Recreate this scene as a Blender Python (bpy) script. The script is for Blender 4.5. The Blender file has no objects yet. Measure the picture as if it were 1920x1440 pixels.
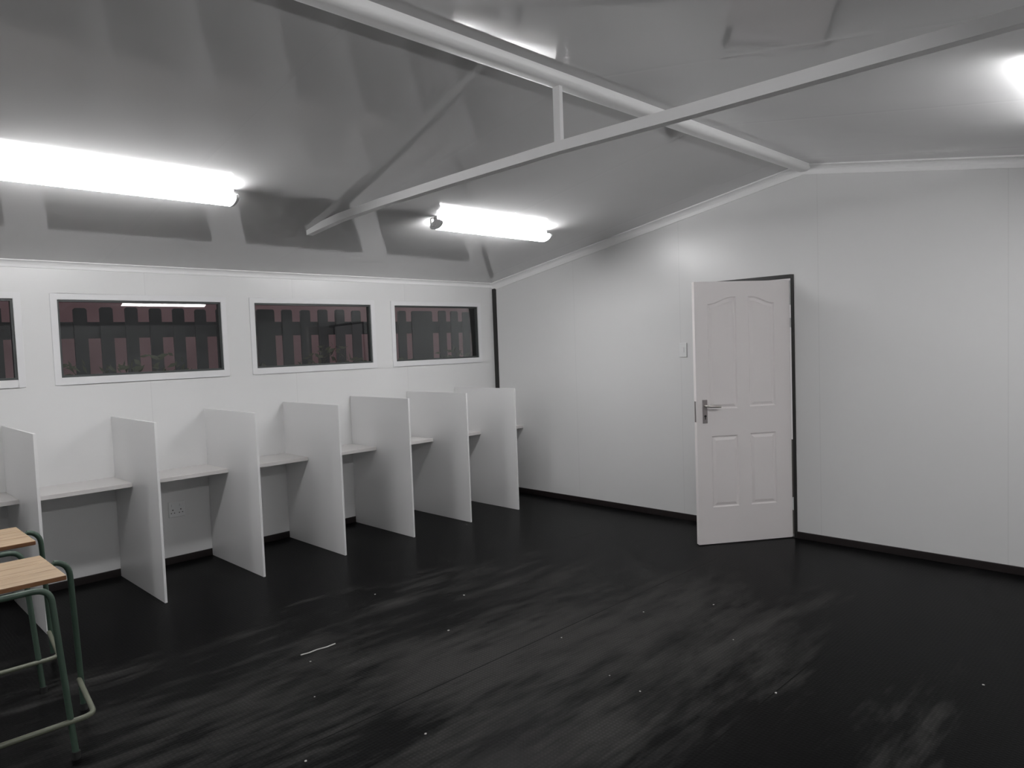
import bpy, bmesh, math, random
from mathutils import Vector, Matrix
random.seed(7)
sc = bpy.context.scene
COL = sc.collection

# ------------------------------------------------------------------ sizes
W, H, R = 6.933, 2.279, 2.8775          # room width, eave height, ridge height
S = (R - H) / (W / 2)                   # roof slope on the window side
S2 = .162; H2 = R - S2 * W / 2          # slightly flatter slope on the other side
XB = -8.2                               # far end behind the camera
def ceil_z(y): return H - S * y if y > -W / 2 else H2 + S2 * (W + y)

# ------------------------------------------------------------------ materials
def mat(name, color, rough=.5, metallic=0, spec=.5, emit=None, strength=0):
    m = bpy.data.materials.new(name); m.use_nodes = True
    b = m.node_tree.nodes['Principled BSDF']
    b.inputs['Base Color'].default_value = (*color, 1)
    b.inputs['Roughness'].default_value = rough
    b.inputs['Metallic'].default_value = metallic
    b.inputs['Specular IOR Level'].default_value = spec
    if emit:
        b.inputs['Emission Color'].default_value = (*emit, 1)
        b.inputs['Emission Strength'].default_value = strength
    return m
def nodes(m): return m.node_tree.nodes, m.node_tree.links, m.node_tree.nodes['Principled BSDF']
def N(m, t, **kw):
    n = m.node_tree.nodes.new(t)
    for k, v in kw.items(): setattr(n, k, v)
    return n
def math_node(m, op, a, b=None, c=None):
    n = N(m, 'ShaderNodeMath', operation=op)
    for i, v in enumerate((a, b, c)):
        if v is None: continue
        if isinstance(v, (int, float)): n.inputs[i].default_value = v
        else: m.node_tree.links.new(v, n.inputs[i])
    return n.outputs[0]
def noise(m, scale, vec, detail=3, rough=.5):
    n = N(m, 'ShaderNodeTexNoise'); n.inputs['Scale'].default_value = scale
    n.inputs['Detail'].default_value = detail; n.inputs['Roughness'].default_value = rough
    m.node_tree.links.new(vec, n.inputs['Vector']); return n.outputs['Fac']
def coords(m, scale=(1, 1, 1), rot=(0, 0, 0)):
    t = N(m, 'ShaderNodeTexCoord'); mp = N(m, 'ShaderNodeMapping')
    mp.inputs['Scale'].default_value = scale; mp.inputs['Rotation'].default_value = rot
    m.node_tree.links.new(t.outputs['Object'], mp.inputs['Vector']); return mp.outputs['Vector']
def axis(m, vec, i):
    s = N(m, 'ShaderNodeSeparateXYZ'); m.node_tree.links.new(vec, s.inputs[0]); return s.outputs[i]
def ramp(m, fac, stops):
    r = N(m, 'ShaderNodeValToRGB'); e = r.color_ramp.elements
    while len(e) < len(stops): e.new(.5)
    for el, (p, c) in zip(e, stops): el.position = p; el.color = (*c, 1) if len(c) == 3 else c
    m.node_tree.links.new(fac, r.inputs[0]); return r.outputs[0]
def bump(m, height, strength, dist):
    b = N(m, 'ShaderNodeBump'); b.inputs['Strength'].default_value = strength; b.inputs['Distance'].default_value = dist
    m.node_tree.links.new(height, b.inputs['Height'])
    m.node_tree.links.new(b.outputs[0], m.node_tree.nodes['Principled BSDF'].inputs['Normal'])

def panel_mat(name, color, rough, ax, period=1.2, offset=0., wave=.0008, spec=.5, joint_dark=.93):
    """painted steel sandwich panel: joints every 1.2 m with a rolled lip and a faint waviness of the sheet"""
    m = mat(name, color, rough, spec=spec); v = coords(m); a = axis(m, v, ax)
    t = math_node(m, 'ADD', a, 100 * period + offset)
    t = math_node(m, 'MODULO', t, period)
    d = math_node(m, 'SUBTRACT', t, period / 2); d = math_node(m, 'ABSOLUTE', d)
    d = math_node(m, 'SUBTRACT', period / 2, d)                       # distance to the nearest joint
    lip = math_node(m, 'DIVIDE', d, .03); lip = math_node(m, 'MINIMUM', lip, 1.)
    lip = math_node(m, 'SMOOTH_MIN', lip, 1., .4)
    nz = noise(m, 1.6, coords(m, (1, 1, 1)), 2, .4)
    h = math_node(m, 'MULTIPLY', lip, .0005)
    h2 = math_node(m, 'MULTIPLY', nz, wave * 8)
    h = math_node(m, 'ADD', h, h2)
    bump(m, h, 1., 1.)
    line = math_node(m, 'GREATER_THAN', d, .003)
    mix = N(m, 'ShaderNodeMix', data_type='RGBA')
    m.node_tree.links.new(line, mix.inputs['Factor'])
    mix.inputs['A'].default_value = (*[c * joint_dark for c in color], 1); mix.inputs['B'].default_value = (*color, 1)
    m.node_tree.links.new(mix.outputs['Result'], m.node_tree.nodes['Principled BSDF'].inputs['Base Color'])
    # slight smears in the gloss
    rr = noise(m, 3.5, coords(m, (1, 1, 1)), 4, .6)
    mr = N(m, 'ShaderNodeMapRange'); m.node_tree.links.new(rr, mr.inputs[0])
    mr.inputs['To Min'].default_value = rough * .85; mr.inputs['To Max'].default_value = rough * 1.15
    m.node_tree.links.new(mr.outputs[0], m.node_tree.nodes['Principled BSDF'].inputs['Roughness'])
    return m

WALLC = (.75, .752, .75)
M = {}
M['wall_a'] = panel_mat('painted_panel_a', WALLC, .30, 0, offset=.0)
M['wall_b'] = panel_mat('painted_panel_b', WALLC, .30, 1, offset=1.12 + .04)
M['ceiling'] = panel_mat('painted_ceiling_panel', (.60, .602, .602), .08, 0, wave=.0006, spec=.8, offset=.3, joint_dark=.97)
M['trim'] = mat('white_trim', (.90, .90, .90), .4)
M['board'] = mat('white_melamine', (.77, .77, .77), .33)
M['desk'] = mat('white_desk', (.68, .66, .65), .35)
M['white_alu'] = mat('white_aluminium', (.78, .78, .79), .3)
M['dark_alu'] = mat('dark_gasket', (.05, .055, .055), .5)
M['steel_beam'] = mat('white_beam_paint', (.82, .82, .82), .45)
M['black'] = mat('black_skirting', (.012, .008, .008), .5)
M['dark_frame'] = mat('dark_door_frame', (.018, .018, .017), .45)
M['chrome'] = mat('brushed_chrome', (.55, .53, .5), .28, 1)
M['brass_dark'] = mat('worn_lock_plate', (.35, .32, .32), .4, .9)
M['plastic'] = mat('white_plastic', (.78, .79, .79), .35)
M['hole'] = mat('socket_hole', (.02, .02, .02), .6)
M['green_metal'] = mat('green_tube_paint', (.050, .085, .062), .42)
M['worn_metal'] = mat('worn_green_tube', (.14, .15, .11), .4)
M['rubber'] = mat('rubber_cap', (.02, .02, .02), .7)
M['chip'] = mat('plaster_chip', (.55, .54, .52), .8)
M['wire'] = mat('grey_cable', (.5, .5, .5), .5)
M['lamp_body'] = mat('lamp_body', (.75, .75, .76), .4)
M['lamp'] = mat('lamp_diffuser', (.9, .9, .9), .4, emit=(1.0, .992, .995), strength=41)
M['fence'] = mat('weathered_dark_paling', (.060, .060, .064), .7)
M['ground'] = mat('outside_ground', (.05, .045, .04), .9)
M['leaf'] = mat('hedge_leaf', (.09, .10, .055), .6)

def make_door_mat():
    m = mat('door_paint', (.86, .82, .815), .42); v = coords(m, (60, 60, 3))
    n = noise(m, 1, v, 3); h = math_node(m, 'MULTIPLY', n, .0004); bump(m, h, .6, 1.); return m
M['door'] = make_door_mat()

def make_pink():
    m = mat('pink_plaster_wall', (.42, .28, .30), .85); v = coords(m)
    n = noise(m, 2.2, v, 5); c = ramp(m, n, [(.35, (.46, .27, .29)), (.6, (.56, .34, .36))])
    m.node_tree.links.new(c, nodes(m)[2].inputs['Base Color']); return m
M['pink'] = make_pink()

def make_wood():
    m = mat('pine_slat', (.6, .45, .3), .45); v = coords(m, (1.2, 26, 26))
    n = noise(m, 2., v, 4, .6)
    c = ramp(m, n, [(.3, (.28, .17, .09)), (.45, (.42, .30, .185)), (.7, (.50, .37, .24))])
    m.node_tree.links.new(c, nodes(m)[2].inputs['Base Color']); return m
M['wood'] = make_wood()
M['wood_edge'] = mat('wood_edge', (.22, .10, .04), .5)

def make_floor():
    m = mat('black_rubber_floor', (.02, .02, .02), .35); nd, lk, b = nodes(m)
    v0c = coords(m); v1 = coords(m, (.55, 1.5, 1), (0, 0, .12)); big = noise(m, 1.1, v1, 6, .62)
    v2 = coords(m, (2.2, 12, 1), (0, 0, .12)); st = noise(m, 1., v2, 5, .65)
    v0 = coords(m); fine = noise(m, 60, v0, 2, .5)
    f = math_node(m, 'MULTIPLY', big, .6); f2 = math_node(m, 'MULTIPLY', st, .4); f = math_node(m, 'ADD', f, f2)
    # worn path through the middle of the room
    d1 = math_node(m, 'ADD', axis(m, v0c, 0), 3.1); d1 = math_node(m, 'MULTIPLY', d1, .55); d1 = math_node(m, 'POWER', math_node(m, 'ABSOLUTE', d1), 2)
    d2 = math_node(m, 'ADD', axis(m, v0c, 1), 3.25); d2 = math_node(m, 'MULTIPLY', d2, .75); d2 = math_node(m, 'POWER', math_node(m, 'ABSOLUTE', d2), 2)
    dd = math_node(m, 'SQRT', math_node(m, 'ADD', d1, d2)); dd = math_node(m, 'MINIMUM', dd, 1.6)
    f = math_node(m, 'SUBTRACT', f, math_node(m, 'MULTIPLY', math_node(m, 'SUBTRACT', dd, .75), .13))
    scuff = ramp(m, f, [(.46, (0, 0, 0)), (.60, (1, 1, 1))])
    colr = N(m, 'ShaderNodeMix', data_type='RGBA'); lk.new(scuff, colr.inputs['Factor'])
    colr.inputs['A'].default_value = (.0042, .0042, .0044, 1); colr.inputs['B'].default_value = (.034, .033, .032, 1)
    # pin-head pattern moulded in the sheet
    vo = N(m, 'ShaderNodeTexVoronoi'); vo.inputs['Scale'].default_value = 55; vo.inputs['Randomness'].default_value = .15
    lk.new(v0, vo.inputs['Vector'])
    stud = ramp(m, vo.outputs['Distance'], [(.15, (1, 1, 1)), (.42, (0, 0, 0))])
    add = N(m, 'ShaderNodeMix', data_type='RGBA', blend_type='ADD'); k = math_node(m, 'MULTIPLY', stud, scuff)
    k = math_node(m, 'MULTIPLY', k, .6); lk.new(k, add.inputs['Factor'])
    lk.new(colr.outputs['Result'], add.inputs['A']); add.inputs['B'].default_value = (.022, .0215, .021, 1)
    # sheet joints
    y = axis(m, v0, 1); t = math_node(m, 'ADD', y, 100.35); t = math_node(m, 'MODULO', t, 1.2)
    ln = math_node(m, 'GREATER_THAN', t, .006)
    fin = N(m, 'ShaderNodeMix', data_type='RGBA'); lk.new(ln, fin.inputs['Factor'])
    fin.inputs['A'].default_value = (.003, .003, .003, 1); lk.new(add.outputs['Result'], fin.inputs['B'])
    lk.new(fin.outputs['Result'], b.inputs['Base Color'])
    mr = N(m, 'ShaderNodeMapRange'); lk.new(scuff, mr.inputs[0])
    mr.inputs['To Min'].default_value = .30; mr.inputs['To Max'].default_value = .55
    lk.new(mr.outputs[0], b.inputs['Roughness'])
    h1 = math_node(m, 'MULTIPLY', stud, .0004); h2 = math_node(m, 'MULTIPLY', fine, .0006); h = math_node(m, 'ADD', h1, h2)
    bump(m, h, .6, 1.); b.inputs['Specular IOR Level'].default_value = .035
    return m
M['floor'] = make_floor()

def make_glass():
    m = bpy.data.materials.new('window_glass'); m.use_nodes = True; nt = m.node_tree; nt.nodes.clear()
    o = nt.nodes.new('ShaderNodeOutputMaterial'); t = nt.nodes.new('ShaderNodeBsdfTransparent'); g = nt.nodes.new('ShaderNodeBsdfGlossy')
    t.inputs[0].default_value = (.86, .88, .88, 1); g.inputs['Roughness'].default_value = .0
    f = nt.nodes.new('ShaderNodeFresnel'); f.inputs[0].default_value = 1.5
    mx = nt.nodes.new('ShaderNodeMixShader')
    nt.links.new(f.outputs[0], mx.inputs[0]); nt.links.new(t.outputs[0], mx.inputs[1]); nt.links.new(g.outputs[0], mx.inputs[2])
    nt.links.new(mx.outputs[0], o.inputs[0]); return m
M['glass'] = make_glass()

# ------------------------------------------------------------------ mesh helpers
def box(bm, x0, x1, y0, y1, z0, z1, mi=0):
    v = [bm.verts.new((x, y, z)) for x in (x0, x1) for y in (y0, y1) for z in (z0, z1)]
    for f in ((0, 1, 3, 2), (4, 6, 7, 5), (0, 4, 5, 1), (2, 3, 7, 6), (0, 2, 6, 4), (1, 5, 7, 3)):
        bm.faces.new([v[i] for i in f]).material_index = mi
def prism(bm, prof, fn0, fn1, closed=True):
    """profile list of (a,b) swept between two frames"""
    A = [bm.verts.new(fn0(*p)) for p in prof]; B = [bm.verts.new(fn1(*p)) for p in prof]
    n = len(prof)
    for i in range(n): bm.faces.new((A[i], A[(i + 1) % n], B[(i + 1) % n], B[i]))
    bm.faces.new(A[::-1]); bm.faces.new(B)
def tube(bm, pts, r, seg=12, closed=False):
    pts = [Vector(p) for p in pts]; n = len(pts); rings = []; prev = None
    for i, p in enumerate(pts):
        if closed: t = (pts[(i + 1) % n] - pts[i - 1]).normalized()
        else: t = (pts[min(i + 1, n - 1)] - pts[max(i - 1, 0)]).normalized()
        if prev is None:
            u = t.cross(Vector((0, 0, 1)));  u = t.cross(Vector((0, 1, 0))) if u.length < .1 else u
        else: u = prev - t * prev.dot(t)
        u.normalize(); prev = u; w = t.cross(u)
        rings.append([bm.verts.new(p + r * (math.cos(a) * u + math.sin(a) * w)) for a in [2 * math.pi * k / seg for k in range(seg)]])
    for i in range(n if closed else n - 1):
        a, b = rings[i], rings[(i + 1) % n]
        for k in range(seg): bm.faces.new((a[k], a[(k + 1) % seg], b[(k + 1) % seg], b[k]))
    if not closed: bm.faces.new(rings[0][::-1]); bm.faces.new(rings[-1])
def fillet(pts, rad, seg=6, closed=False):
    pts = [Vector(p) for p in pts]; out = []; n = len(pts)
    for i, p in enumerate(pts):
        if not closed and i in (0, n - 1): out.append(p); continue
        a = pts[i - 1] - p; b = pts[(i + 1) % n] - p
        r = min(rad, a.length * .45, b.length * .45); A = p + a.normalized() * r; B = p + b.normalized() * r
        for k in range(seg + 1):
            t = k / seg; out.append(A * (1 - t) ** 2 + p * 2 * t * (1 - t) + B * t * t)
    return out
def fin(name, bm, m, parent=None, bevel=0, smooth=False, loc=None, rotz=None):
    bmesh.ops.remove_doubles(bm, verts=bm.verts, dist=1e-6)
    bmesh.ops.recalc_face_normals(bm, faces=bm.faces)
    me = bpy.data.meshes.new(name); bm.to_mesh(me); bm.free()
    for x in (m if isinstance(m, (list, tuple)) else [m]): me.materials.append(x)
    if smooth:
        for p in me.polygons: p.use_smooth = True
    o = bpy.data.objects.new(name, me); COL.objects.link(o)
    if parent: o.parent = parent
    if loc: o.location = loc
    if rotz is not None: o.rotation_euler = (0, 0, rotz)
    if bevel:
        b = o.modifiers.new('bevel', 'BEVEL'); b.width = bevel; b.segments = 2; b.limit_method = 'ANGLE'
    if smooth:
        try: me.set_sharp_from_angle(angle=math.radians(38))
        except Exception: pass
    return o
def new(): return bmesh.new()
def empty(name, loc, rotz=0):
    o = bpy.data.objects.new(name, None); COL.objects.link(o); o.location = loc; o.rotation_euler = (0, 0, rotz)
    o.empty_display_size = .1; return o
def tag(o, label, cat, group=None):
    o['label'] = label; o['category'] = cat
    if group: o['group'] = group
    return o
def struct(o, label=None, cat=None):
    o['kind'] = 'structure'
    if label: o['label'] = label
    if cat: o['category'] = cat
    return o
def copy_tree(o, parent=None):
    c = o.copy(); COL.objects.link(c); c.parent = parent
    for ch in list(o.children): copy_tree(ch, c)
    return c
def sheet(outer, holes, to3, thick):
    """flat wall with holes: outer and holes are 2D loops, to3 maps (a,b)->3D, thick is the extrusion vector"""
    bm = new(); edges = []
    for lp in [outer] + holes:
        vs = [bm.verts.new(to3(*p)) for p in lp]
        for i in range(len(vs)): edges.append(bm.edges.new((vs[i], vs[(i + 1) % len(vs)])))
    bmesh.ops.triangle_fill(bm, use_beauty=True, edges=edges)
    r = bmesh.ops.extrude_face_region(bm, geom=list(bm.faces))
    bmesh.ops.translate(bm, verts=[g for g in r['geom'] if isinstance(g, bmesh.types.BMVert)], vec=thick)
    return bm
def rect(a0, a1, b0, b1): return [(a0, b0), (a1, b0), (a1, b1), (a0, b1)]

# ------------------------------------------------------------------ shell
bm = new(); box(bm, XB - .1, .1, -W - .1, .1, -.1, 0)
struct(fin('floor', bm, M['floor']), 'dark black rubber sheet floor with grey scuff marks', 'floor')

bm = new()
T = .08
for (ya, yb) in ((.08, -W / 2), (-W / 2, -W - .08)):
    za, zb = (H - S * ya if ya > -W / 2 else R), (R if yb == -W / 2 else H2 - S2 * .08)
    if ya == -W / 2: za = R
    v = [bm.verts.new((x, y, z)) for x in (XB - .08, .08) for (y, z) in ((ya, za), (yb, zb), (yb, zb + T), (ya, za + T))]
    for f in ((0, 1, 2, 3), (7, 6, 5, 4), (0, 4, 5, 1), (1, 5, 6, 2), (2, 6, 7, 3), (3, 7, 4, 0)): bm.faces.new([v[i] for i in f])
struct(fin('ceiling', bm, M['ceiling']), 'glossy pale grey panel ceiling sloping to both sides of the ridge', 'ceiling')

WZ0, WZ1 = 1.4785, 2.0242
WIN = [(-5.60, -4.4354), (-4.1816, -3.0328), (-2.7537, -1.6025), (-1.3316, -.2348)]
bm = sheet(rect(XB, .0, 0, H), [rect(a - .02, b + .02, WZ0 - .02, WZ1 + .02) for a, b in WIN], lambda a, b: (a, 0, b), (0, .06, 0))
struct(fin('wall_back', bm, M['wall_a']), 'white panel wall with four long dark windows behind the study booths', 'wall')

DY1, DY2, DZ = -2.499, -3.374, 2.0637
gable = [(0, 0), (0, H), (-W / 2, R), (-W, H2), (-W, 0), (DY2, 0), (DY2, DZ), (DY1, DZ), (DY1, 0)]
bm = sheet(gable, [], lambda a, b: (0, a, b), (.06, 0, 0))
struct(fin('wall_right', bm, M['wall_b']), 'white panel gable wall with the open door', 'wall')
bm = sheet([(0, 0), (0, H), (-W / 2, R), (-W, H2), (-W, 0)], [], lambda a, b: (XB, a, b), (-.06, 0, 0))
struct(fin('wall_left', bm, M['wall_b']))
bm = sheet(rect(XB, 0, 0, H2), [], lambda a, b: (a, -W, b), (0, -.06, 0))
struct(fin('wall_front', bm, M['wall_a']))

# skirtings
def skirt(name, segs, label=None):
    bm = new()
    for (x0, x1, y0, y1) in segs: box(bm, x0, x1, y0, y1, 0, .055)
    return struct(fin(name, bm, M['black'], bevel=.003), label, 'skirting' if label else None)
skirt('baseboard_back', [(XB, -.014, -.012, 0)], 'black skirting along the foot of the window wall')
skirt('baseboard_right', [(-.012, 0, DY1, 0), (-.012, 0, -W, DY2)], 'black skirting along the foot of the gable wall either side of the door')
skirt('baseboard_front', [(XB, 0, -W, -W + .012)])
skirt('baseboard_left', [(XB, XB + .012, -W, 0)])

# cornices (cove section), ridge cap, dark corner gap
cove = [(0, 0), (.052, 0), (.052, .010)] + [(.052 - .040 * math.sin(t), .058 - .048 * math.cos(t)) for t in [math.pi / 2 * k / 6 for k in range(1, 7)]] + [(.010, .072), (0, .072)]
def cornice_eave(name, ys, label=None):        # a = from wall, b = down from ceiling
    bm = new(); y0 = 0 if ys > 0 else -W
    s = -1 if ys > 0 else 1
    h, sl = (H, S) if ys > 0 else (H2, S2)
    f = lambda x: (lambda a, b: (x, y0 + s * a * .7, h + sl * a * .7 - b * .62))
    prism(bm, cove, f(XB), f(0)); return struct(fin(name, bm, M['trim']), label, 'cornice' if label else None)
cornice_eave('trim_1', 1, 'slim white cornice along the top of the window wall')
cornice_eave('trim_2', -1)
def cornice_gable(name, x0, s, label=None):
    bm = new(); co = [(a, b) for a, b in cove]
    A = [bm.verts.new((x0 + s * a, 0, H - b)) for a, b in co]
    B = [bm.verts.new((x0 + s * a, -W / 2, R - b)) for a, b in co]
    C = [bm.verts.new((x0 + s * a, -W, H2 - b)) for a, b in co]
    n = len(co)
    for P, Q in ((A, B), (B, C)):
        for i in range(n): bm.faces.new((P[i], P[(i + 1) % n], Q[(i + 1) % n], Q[i]))
    bm.faces.new(A); bm.faces.new(C[::-1])
    return struct(fin(name, bm, M['trim']), label, 'cornice' if label else None)
cornice_gable('trim_3', 0, -1, 'white cornice following the gable slope up to the ridge and down')
cornice_gable('trim_4', XB, 1)
bm = new()
prof = [(-.062, 0)] + [(-.056 * math.cos(t), -.012 - .042 * math.sin(t)) for t in [math.pi * k / 12 for k in range(13)]] + [(.062, 0)]
prism(bm, prof, lambda a, b: (XB, -W / 2 + a, R - S * abs(a) * .9 + b), lambda a, b: (0, -W / 2 + a, R - S * abs(a) * .9 + b))
struct(fin('trim_5', bm, M['trim'], smooth=True), 'rounded white ridge cap running along the ceiling peak', 'ridge cap')
bm = new(); box(bm, -.012, .0, -.055, -.002, .055, H - .055)
struct(fin('trim_6', bm, M['dark_frame']), 'narrow dark vertical strip in the corner of the two walls', 'corner strip')

# ------------------------------------------------------------------ windows
def window(i, a, b, label):
    e = empty('window_%d' % i, ((a + b) / 2, 0, WZ0)); struct(e, label, 'window')
    cx, cz = (a + b) / 2, WZ0; hw = (b - a) / 2; h = WZ1 - WZ0
    bm = new(); o = .042; ob = .052
    for (x0, x1, z0, z1) in ((-hw - o, -hw, -ob, h + o), (hw, hw + o, -ob, h + o), (-hw, hw, h, h + o), (-hw, hw, -ob, 0)):
        box(bm, x0, x1, -.007, .0, z0, z1)
    for (x0, x1, z0, z1) in ((-hw - .018, -hw, -.018, h + .018), (hw, hw + .018, -.018, h + .018), (-hw, hw, h, h + .018), (-hw, hw, -.018, 0)):
        box(bm, x0, x1, .0, .06, z0, z1)
    fin('window_frame', bm, M['white_alu'], e, bevel=.002)
    bm = new(); g = .015
    for (x0, x1, z0, z1) in ((-hw, -hw + g, 0, h), (hw - g, hw, 0, h), (-hw + g, hw - g, h - g, h), (-hw + g, hw - g, 0, g)):
        box(bm, x0, x1, .008, .05, z0, z1)
    fin('sash', bm, M['dark_alu'], e)['label'] = 'thin dark grey sash around the glass'
    bm = new(); box(bm, -hw + g * .6, hw - g * .6, -.002, .002, -h / 2 + g * .6, h / 2 - g * .6)
    p = fin('pane', bm, M['glass'], e, loc=(0, .028, h / 2)); p.rotation_euler = (math.radians(-.7), 0, 0)
    p['label'] = 'dark night-time glass pane reflecting the room'
window(1, *WIN[0], 'dark window cut by the left edge of the photo')
window(2, *WIN[1], 'wide dark window reflecting a bright lamp streak near its top')
window(3, *WIN[2], 'second window from the room corner, pinkish gaps between fence slats outside')
window(4, *WIN[3], 'narrowest-looking window nearest the room corner')

# ------------------------------------------------------------------ door
HX = Vector((-.004, -3.338, 0)); ANG = math.atan2(.570, -.822); LW, LH, LT = .787, 2.022, .040
door = struct(empty('door_1', HX), 'white panelled door standing ajar in a dark frame', 'door')
bm = new()
for (y0, y1, z0, z1) in ((DY1 - .024, DY1, 0, DZ), (DY2, DY2 + .024, 0, DZ), (DY2 + .024, DY1 - .024, DZ - .024, DZ)):
    box(bm, -.008 - HX.x, .07, y0 - HX.y, y1 - HX.y, z0, z1)
fin('door_frame', bm, M['dark_frame'], door, bevel=.002)['label'] = 'dark painted door frame'
bm = new(); box(bm, -.005, .07, -.010, DY1 - DY2 - .065, 0, .010)
fin('threshold', bm, M['dark_frame'], door)
def ogee(u_out, u_in, z0, za, zb):
    """panel outline: flat bottom, top edge sweeping up from za (outer side) to zb (inner side)"""
    n = 14; top = []
    for k in range(n + 1):
        t = k / n; top.append((u_out + (u_in - u_out) * t, za + (zb - za) * (.5 - .5 * math.cos(math.pi * min(1, t * 1.15)))))
    return [(u_in, z0), (u_out, z0)] + top
panels = [ogee(.682, .448, 1.050, 1.852, 1.905), ogee(.132, .348, 1.056, 1.852, 1.905),
          [(.448, .290), (.668, .290), (.668, .842), (.448, .842)], [(.132, .290), (.348, .290), (.348, .848), (.132, .848)]]
def offset(loop, d):
    n = len(loop); area = sum(loop[i][0] * loop[(i + 1) % n][1] - loop[(i + 1) % n][0] * loop[i][1] for i in range(n)); sg = 1 if area > 0 else -1
    out = []
    for i in range(n):
        p0, p, p1 = Vector(loop[i - 1]), Vector(loop[i]), Vector(loop[(i + 1) % n])
        a = (p - p0).normalized(); b = (p1 - p).normalized()
        na = Vector((-a.y, a.x)) * sg; nb = Vector((-b.y, b.x)) * sg
        m_ = (na + nb); m_.normalize(); k = d / max(.35, m_.dot(na)); out.append(tuple(p + m_ * k))
    return out
bm = new()
for side, y in ((1, 0), (-1, -LT)):
    edges = []; outs = []
    ov = [bm.verts.new((a, y, b)) for a, b in rect(0, LW, .006, LH)]
    for i in range(4): edges.append(bm.edges.new((ov[i], ov[(i + 1) % 4])))
    for lp in panels:
        vs = [bm.verts.new((a, y, b)) for a, b in lp]
        for i in range(len(vs)): edges.append(bm.edges.new((vs[i], vs[(i + 1) % len(vs)])))
        outs.append(vs)
    bmesh.ops.triangle_fill(bm, use_beauty=True, edges=edges)
    for lp, vs in zip(panels, outs):
        # remove any fill inside the panel, then build the moulding
        prev = vs
        for d, dy in ((.008, -.0075), (.014, -.008), (.034, -.001)):
            cur = [bm.verts.new((a, y + side * dy, b)) for a, b in offset(lp, d)]
            n = len(cur)
            for i in range(n): bm.faces.new((prev[i], prev[(i + 1) % n], cur[(i + 1) % n], cur[i]))
            prev = cur
        bm.faces.new(prev)
    if side == 1: front = ov
    else:
        for i in range(4): bm.faces.new((front[i], front[(i + 1) % 4], ov[(i + 1) % 4], ov[i]))
leaf = fin('door_leaf', bm, M['door'], door, rotz=ANG)
leaf['label'] = 'off-white door leaf with two arched and two square moulded panels'
def leafpart(name, bm, m, **k): return fin(name, bm, m, leaf, **k)
bm = new(); box(bm, .700, .738, 0, .006, .945, 1.125); leafpart('handle_plate', bm, M['brass_dark'], bevel=.002)
bm = new(); tube(bm, fillet([(.719, .004, 1.078), (.719, .045, 1.078), (.61, .048, 1.070)], .02), .009, 12)
leafpart('lever_handle', bm, M['chrome'], smooth=True)['label'] = 'chrome lever handle'
bm = new(); tube(bm, [(.719, .005, 1.0), (.719, .009, 1.0)], .009, 12); box(bm, .716, .722, .005, .009, .975, 1.0); leafpart('keyhole', bm, M['hole'])
bm = new(); box(bm, LW, LW + .002, -.031, -.009, .955, 1.115); leafpart('lock_plate', bm, M['brass_dark'])
bm = new(); box(bm, .700, .738, -LT - .006, -LT, .945, 1.125); leafpart('back_plate', bm, M['brass_dark'])
bm = new(); tube(bm, fillet([(.719, -LT - .004, 1.078), (.719, -LT - .045, 1.078), (.61, -LT - .048, 1.070)], .02), .009, 12)
leafpart('lever_handle', bm, M['chrome'], smooth=True)
for z, l in ((1.83, .19), (1.655, .075), (.22, .1)):  # upper two stand for outside light in the gap, shaped as hinges
    bm = new(); tube(bm, [(-.011, .001, z), (-.011, .001, z + l)], .009, 10)
    box(bm, -.0025, -.0005, -.035, .0, z, z + l); box(bm, -.011, -.0005, -.002, .0, z, z + l)
    fin('hinge_gap_light', bm, M['plastic'], door, smooth=True, rotz=ANG)['label'] = 'pale pivot strip of the door, standing for outside light in the gap'

# switch and socket
e = tag(empty('light_switch', (0, -2.385, 1.50)), 'small white light switch plate on the wall left of the door', 'light switch')
bm = new(); box(bm, -.009, 0, -.038, .038, -.062, .062); fin('switch_plate', bm, M['plastic'], e, bevel=.003)
bm = new(); box(bm, -.013, -.008, -.012, .012, -.022, .022); fin('rocker', bm, M['white_alu'], e, bevel=.002)
e = tag(empty('power_socket', (-3.470, 0, .42)), 'white double wall socket under the desk of the second booth from the left', 'socket')
bm = new(); box(bm, -.06, .06, -.010, 0, -.06, .06); fin('socket_plate', bm, M['plastic'], e, bevel=.003)
for s in (-1, 1):
    bm = new(); box(bm, s * .03 - .009, s * .03 + .009, -.014, -.009, .022, .042); fin('switch_rocker', bm, M['white_alu'], e, bevel=.001)
    bm = new()
    for dx, dz, r in ((0, -.004, .005), (-.012, -.028, .004), (.012, -.028, .004)):
        tube(bm, [(s * .03 + dx, -.0105, dz), (s * .03 + dx, -.0095, dz)], r, 10)
    fin('pin_holes', bm, M['hole'], e)

# ------------------------------------------------------------------ truss
XT = -2.8204
t = tag(empty('roof_truss', (XT, -W / 2, 2.56)), 'white steel tie beam across the room with a short king post to the ridge', 'beam')
def tie_pts():
    pts = [(-1.08, 2.458), (-1.5, 2.497), (-2.0, 2.516), (-2.68, 2.527), (-3.466, 2.535), (-4.2, 2.527), (-4.83, 2.524), (-5.32, 2.520)]
    pts += [(-5.75, 2.475)]
    return pts
bm = new(); rings = []
for y, z in tie_pts():
    rings.append([bm.verts.new((dx, y + W / 2, z + dz - 2.56)) for dx, dz in ((-.025, -.025), (.025, -.025), (.025, .025), (-.025, .025))])
for a, b in zip(rings, rings[1:]):
    for k in range(4): bm.faces.new((a[k], a[(k + 1) % 4], b[(k + 1) % 4], b[k]))
bm.faces.new(rings[0]); bm.faces.new(rings[-1][::-1])
fin('tie_beam', bm, M['steel_beam'], t)
bm = new(); box(bm, -.012, .012, -.021, .021, -.01, R - 2.56 - .045); fin('king_post', bm, M['steel_beam'], t, bevel=.001)

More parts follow.
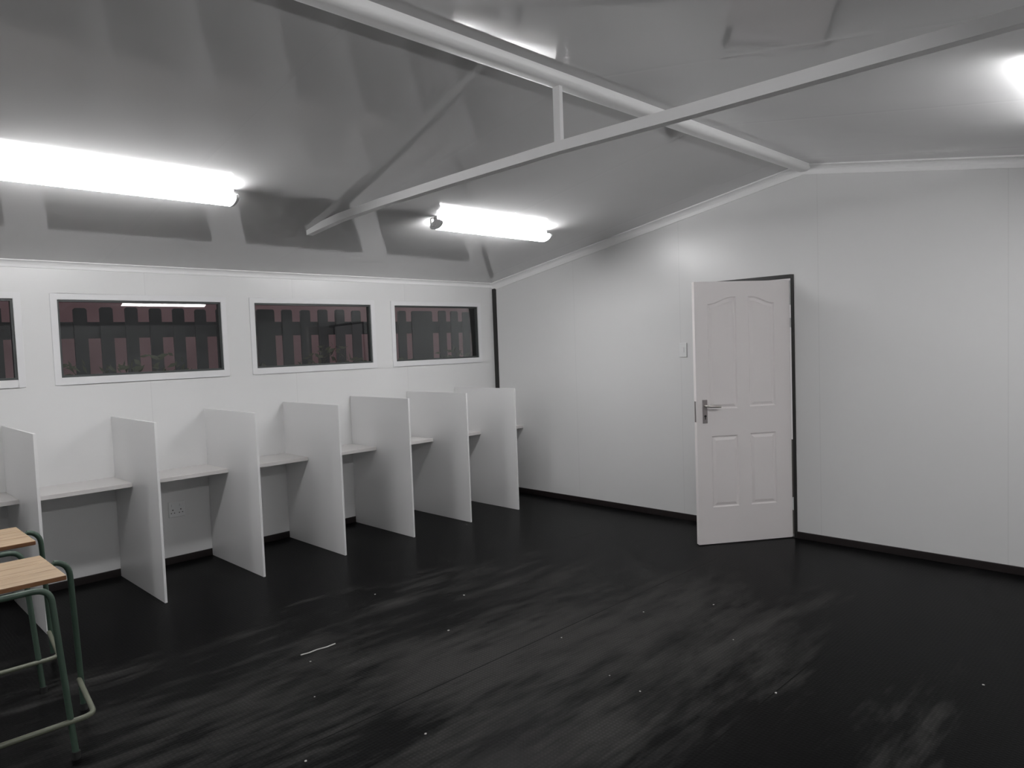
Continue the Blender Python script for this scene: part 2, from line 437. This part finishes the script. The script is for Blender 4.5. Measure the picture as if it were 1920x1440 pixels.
# ------------------------------------------------------------------ lamps
def lamp_proto():
    """batten lamp, local x along its length, z = 0 at the ceiling"""
    e = empty('fluorescent_light', (0, 0, 0)); L = .60
    bm = new(); box(bm, -L, L, -.022, .022, -.032, .0); fin('lamp_base', bm, M['lamp_body'], e, bevel=.004)
    bm = new()
    prof = [(.066 * math.cos(a), -.060 - .030 * math.sin(a)) for a in [2 * math.pi * k / 28 for k in range(28)]]
    prism(bm, prof, lambda a, b: (-L + .012, a, b), lambda a, b: (L - .012, a, b))
    fin('diffuser', bm, M['lamp'], e, smooth=True)['label'] = 'glowing white diffuser'
    for s in (-1, 1):
        bm = new(); prism(bm, [(a * 1.03, -.060 + (b + .060) * 1.04) for a, b in prof], lambda a, b: (s * (L - .014), a, b), lambda a, b: (s * (L + .004), a, b))
        fin('end_cap', bm, M['lamp_body'], e)
    bm = new(); tube(bm, fillet([(-L, .0, -.014), (-L - .045, .0, -.016), (-L - .05, -.005, -.075), (-L - .022, -.005, -.08), (-L - .002, -.005, -.060)], .02, 5), .005, 8)
    fin('cable_loop', bm, M['wire'], e, smooth=True)
    return e
GR = 'batten lights on the ceiling slopes'
lamp0 = lamp_proto()
LY = -1.62; RY = -W + 1.62
spec = [(-1.50, LY, 'glowing ceiling light nearest the far room corner, beyond the tie beam'),
        (-4.215, LY, 'large glowing ceiling light at the left edge of the photo'),
        (-1.58, RY, 'ceiling light on the right slope near the gable wall, outside the photo'),
        (-4.35, RY, 'unseen ceiling light added on the right slope above the camera for brightness'),  # added, not seen: lifts the camera-facing surfaces
        (-6.95, LY, 'unseen extra light added behind the camera on the window-side slope')]  # unseen lamp added only to brighten the room from behind
for i, (x, y, lab) in enumerate(spec):
    l = lamp0 if i == 0 else copy_tree(lamp0)
    l.location = (x, y, ceil_z(y) - .001); l.rotation_euler = (-math.atan(S) if y > -W / 2 else math.atan(S2), 0, 0)
    tag(l, lab, 'ceiling light', GR)

# ------------------------------------------------------------------ study booths
PD, PH, PT = .897, 1.180, .016
PX = [-5.20, -4.542, -3.882, -3.208, -2.539, -1.871, -1.226, -.6085]
plab = ['booth divider beyond the left edge of the photo', 'leftmost white booth divider in view, behind the pine-topped stools',
        'second divider from the left, left of the wall socket', 'third divider from the left, just right of the wall socket',
        'fourth divider from the left, standing below the second window from the corner', 'fifth divider from the left, third from the room corner',
        'second divider from the room corner', 'last white divider, nearest the room corner']
p0 = None
for x, lab in zip(PX, plab):
    if p0 is None:
        bm = new(); box(bm, -PT / 2, PT / 2, -PD, -.0125, .001, PH); p0 = o = fin('booth_divider', bm, M['board'], bevel=.001)
    else: o = p0.copy(); COL.objects.link(o)
    o.location = (x, 0, 0); tag(o, lab, 'partition', 'dividers of the study booths')
dlab = ['desk shelf left of the leftmost divider, at the left edge of the photo', 'widest-looking desk shelf, between the leftmost two dividers in view',
        'desk shelf directly above the wall socket', 'desk shelf between the third and fourth dividers from the left',
        'desk shelf between the fourth and fifth dividers from the left', 'desk shelf two booths away from the last divider',
        'desk shelf in the booth just left of the last divider', 'desk shelf stub between the last divider and the gable wall']
DZT = .735
for i in range(8):
    a = PX[i] + PT / 2 + .0005; b = (PX[i + 1] - PT / 2 if i < 7 else 0) - .0005
    bm = new(); box(bm, 0, b - a, -.40, -.0005, -.028, 0)
    o = fin('desk_shelf', bm, M['desk'], bevel=.0015, loc=(a, 0, DZT)); tag(o, 'white ' + dlab[i], 'desk', 'white desk shelves of the study booths')

# ------------------------------------------------------------------ stools
def stool_proto():
    """local origin on the floor; x to the right, y to the wall"""
    e = empty('stool', (0, 0, 0)); r = .0125
    xs, yf, yb = .215, -.445, .0         # seat half width, front and back
    ZS = .720
    n = 3; dep = (yb - yf - .0025 * (n - 1)) / n
    for k in range(n):
        bm = new(); y0 = yf + k * (dep + .0025); box(bm, -xs, xs, y0, y0 + dep, -.020, 0)
        for f in bm.faces:
            if abs(f.calc_center_median().z + .01) < .002: f.material_index = 1
        fin('seat_slat', bm, [M['wood'], M['wood_edge']], e, bevel=.003, loc=(0, 0, ZS))
    # narrow front frame (under the seat)
    bm = new(); xf = .150; tube(bm, fillet([(-xf + .025, yf - .095, .012), (-xf, yf - .02, ZS - .033), (xf, yf - .02, ZS - .033), (xf + .035, yf - .095, .012)], .06, 8), r)
    fin('front_frame', bm, M['green_metal'], e, smooth=True)
    bm = new(); xw = .292; tube(bm, fillet([(-xw - .03, yf + .34, .012), (-xw, yf + .300, ZS - .012), (xw, yf + .300, ZS - .012), (xw + .03, yf + .34, .012)], .075, 8), r)
    # the wide frame passes just below the slats
    for v in bm.verts: v.co.z -= .020 if v.co.z > ZS - .10 and abs(v.co.x) < xs + .012 else 0
    fin('rear_frame', bm, M['green_metal'], e, smooth=True)
    bm = new(); tube(bm, fillet([(-xw - .015, yf + .325, .15), (-.262, yf - .085, .15), (.262, yf - .085, .15), (xw + .015, yf + .325, .15)], .05, 8), .011)
    fin('footrest', bm, M['worn_metal'], e, smooth=True)['label'] = 'footrest bar with worn paint'
    for x, y in ((-xf + .025, yf - .0955), (xf + .035, yf - .0955), (-xw - .03, yf + .34), (xw + .03, yf + .34)):
        bm = new(); tube(bm, [(x, y, 0), (x, y, .03)], .016, 12); fin('foot_cap', bm, M['rubber'], e, smooth=True)
    return e
s0 = stool_proto(); s0.location = (-4.765 - .215, -1.98, 0)
tag(s0, 'nearer green-framed stool with pine slat seat, at the lower left edge', 'stool', 'stools by the booths')
s1 = copy_tree(s0); s1.location = (-4.765 - .215 + .05, -1.98 + .775, 0)
tag(s1, 'farther green-framed stool, partly hidden behind the nearer stool seat', 'stool', 'stools by the booths')

# ------------------------------------------------------------------ floor debris
deb = [(-3.711, -2.436), (-3.891, -2.795), (-4.184, -3.243), (-2.909, -1.838), (-2.55, -2.309), (-2.986, -2.675),
       (-2.649, -3.224), (-2.06, -3.349), (-2.088, -3.934), (-2.493, -4.354), (-1.83, -5.006), (-2.837, -3.692), (-3.749, -3.44), (-2.873, -3.892), (-1.70, -3.60)]
c0 = None
for i, (x, y) in enumerate(deb):
    if c0 is None:
        bm = new(); bmesh.ops.create_icosphere(bm, subdivisions=1, radius=.006)
        for v in bm.verts: v.co.z = max(v.co.z * .45, -.0025) + .0025; v.co.x *= random.uniform(.8, 1.5)
        c0 = o = fin('debris_chip', bm, M['chip'])
    else: o = c0.copy(); COL.objects.link(o)
    s = random.uniform(.6, 1.3); o.location = (x, y, 0); o.rotation_euler = (0, 0, random.uniform(0, 6)); o.scale = (s, s, s)
    tag(o, 'tiny pale chip of debris lying loose on the black floor', 'debris', 'pale chips scattered on the floor')
bm = new(); tube(bm, [(-3.705, -2.325, .002), (-3.66, -2.335, .003), (-3.61, -2.33, .002), (-3.56, -2.342, .003), (-3.505, -2.336, .002)], .0035, 6)
tag(fin('plastic_strip', bm, M['chip'], smooth=True), 'thin pale broken strip lying on the floor in front of the booths', 'debris')

# ------------------------------------------------------------------ outside
bm = new(); box(bm, -14, 6, -12, 8, -.25, -.101)
struct(fin('ground', bm, M['ground']))
bm = new(); box(bm, -12, 5, 3.0, 3.15, -.101, 2.75)
box(bm, -12, 5, 2.96, 3.19, 2.75, 2.80)
tag(fin('boundary_wall', bm, M['pink']), 'pink plastered wall seen outside between the fence slats', 'wall')
f = tag(empty('picket_fence', (-2.5, 1.3, -.101)), 'dark slatted fence standing outside the four windows', 'fence')
x = -6.4; k = 0
def picket(x0, x1, top):
    bm = new(); c = x0 - (-2.5)
    w = x1 - x0; zt = top + .101
    prism(bm, [(c, 0), (c + w, 0), (c + w, zt - .015), (c + w - .015, zt), (c + .015, zt), (c, zt - .015)], lambda a, b: (a, -.011, b), lambda a, b: (a, .011, b))
    fin('picket', bm, M['fence'], f)
xs = []
g = -2.117
while g > -6.4: g -= .2065; xs.append((g, g + .105))
g = -1.838 - .001
xs += [(-2.115, -1.924)]
while g < -.33: xs.append((g, g + .115)); g += .213
xs += [(-.1405, .171)]
g = .279
while g < 1.6: xs.append((g, g + .115)); g += .2
for a, b in xs: picket(a, b, 2.055 + random.uniform(-.01, .01))
for z0, z1 in ((1.787, 1.93), (.4, .54)):
    bm = new(); box(bm, -3.9, 4.1, .0115, .045, z0 + .101, z1 + .101); fin('fence_rail', bm, M['fence'], f)
bm = new(); random.seed(3)
for k in range(5200):
    x = random.uniform(-6.2, 1.6); hh = 1.56 + .10 * math.sin(x * 3.1) + .07 * math.sin(x * 7.7 + 1)
    z = random.uniform(.0, 1) ** .7 * hh; y = .80 + random.gauss(0, .10)
    c = Vector((x, y, z - .05)); a = Vector((random.gauss(0, 1), random.gauss(0, 1), random.gauss(0, 1))).normalized(); b = a.orthogonal().normalized()
    l = random.uniform(.03, .055); w = l * .4
    bm.faces.new([bm.verts.new(c + a * l), bm.verts.new(c + b * w), bm.verts.new(c - a * l), bm.verts.new(c - b * w)])
h = fin('hedge', bm, M['leaf']); tag(h, 'dark leafy growth along the foot of the fence outside', 'plants'); h['kind'] = 'stuff'

# ------------------------------------------------------------------ world, camera, view
w = bpy.data.worlds.new('night_sky'); sc.world = w; w.use_nodes = True
bg = w.node_tree.nodes['Background']; bg.inputs[0].default_value = (.80, .76, .78, 1); bg.inputs[1].default_value = .42

cam = bpy.data.cameras.new('camera'); co = bpy.data.objects.new('camera', cam); COL.objects.link(co); sc.camera = co
cam.sensor_width = 36; cam.lens = 1348.62 * 36 / 1920; cam.clip_start = .05
yaw, pitch, roll = -.7829, -.0525, -.0357
F = Vector((-math.sin(yaw), math.cos(yaw), 0)); Rr = Vector((math.cos(yaw), math.sin(yaw), 0)); U = Vector((0, 0, 1))
F2 = F * math.cos(pitch) + U * math.sin(pitch); U2 = U * math.cos(pitch) - F * math.sin(pitch)
R3 = Rr * math.cos(roll) + U2 * math.sin(roll); U3 = U2 * math.cos(roll) - Rr * math.sin(roll)
m = Matrix((R3, U3, -F2)).transposed().to_4x4(); m.translation = Vector((-5.4984, -5.7771, 1.5869)); co.matrix_world = m

sc.view_settings.view_transform = 'Standard'; sc.view_settings.look = 'None'; sc.view_settings.gamma = 1
sc.view_settings.use_curve_mapping = False; sc.view_settings.exposure = 0
sc.cycles.max_bounces = 8; sc.cycles.diffuse_bounces = 5; sc.cycles.glossy_bounces = 5; sc.cycles.transparent_max_bounces = 8
sc.cycles.caustics_reflective = True
sc.cycles.use_denoising = True
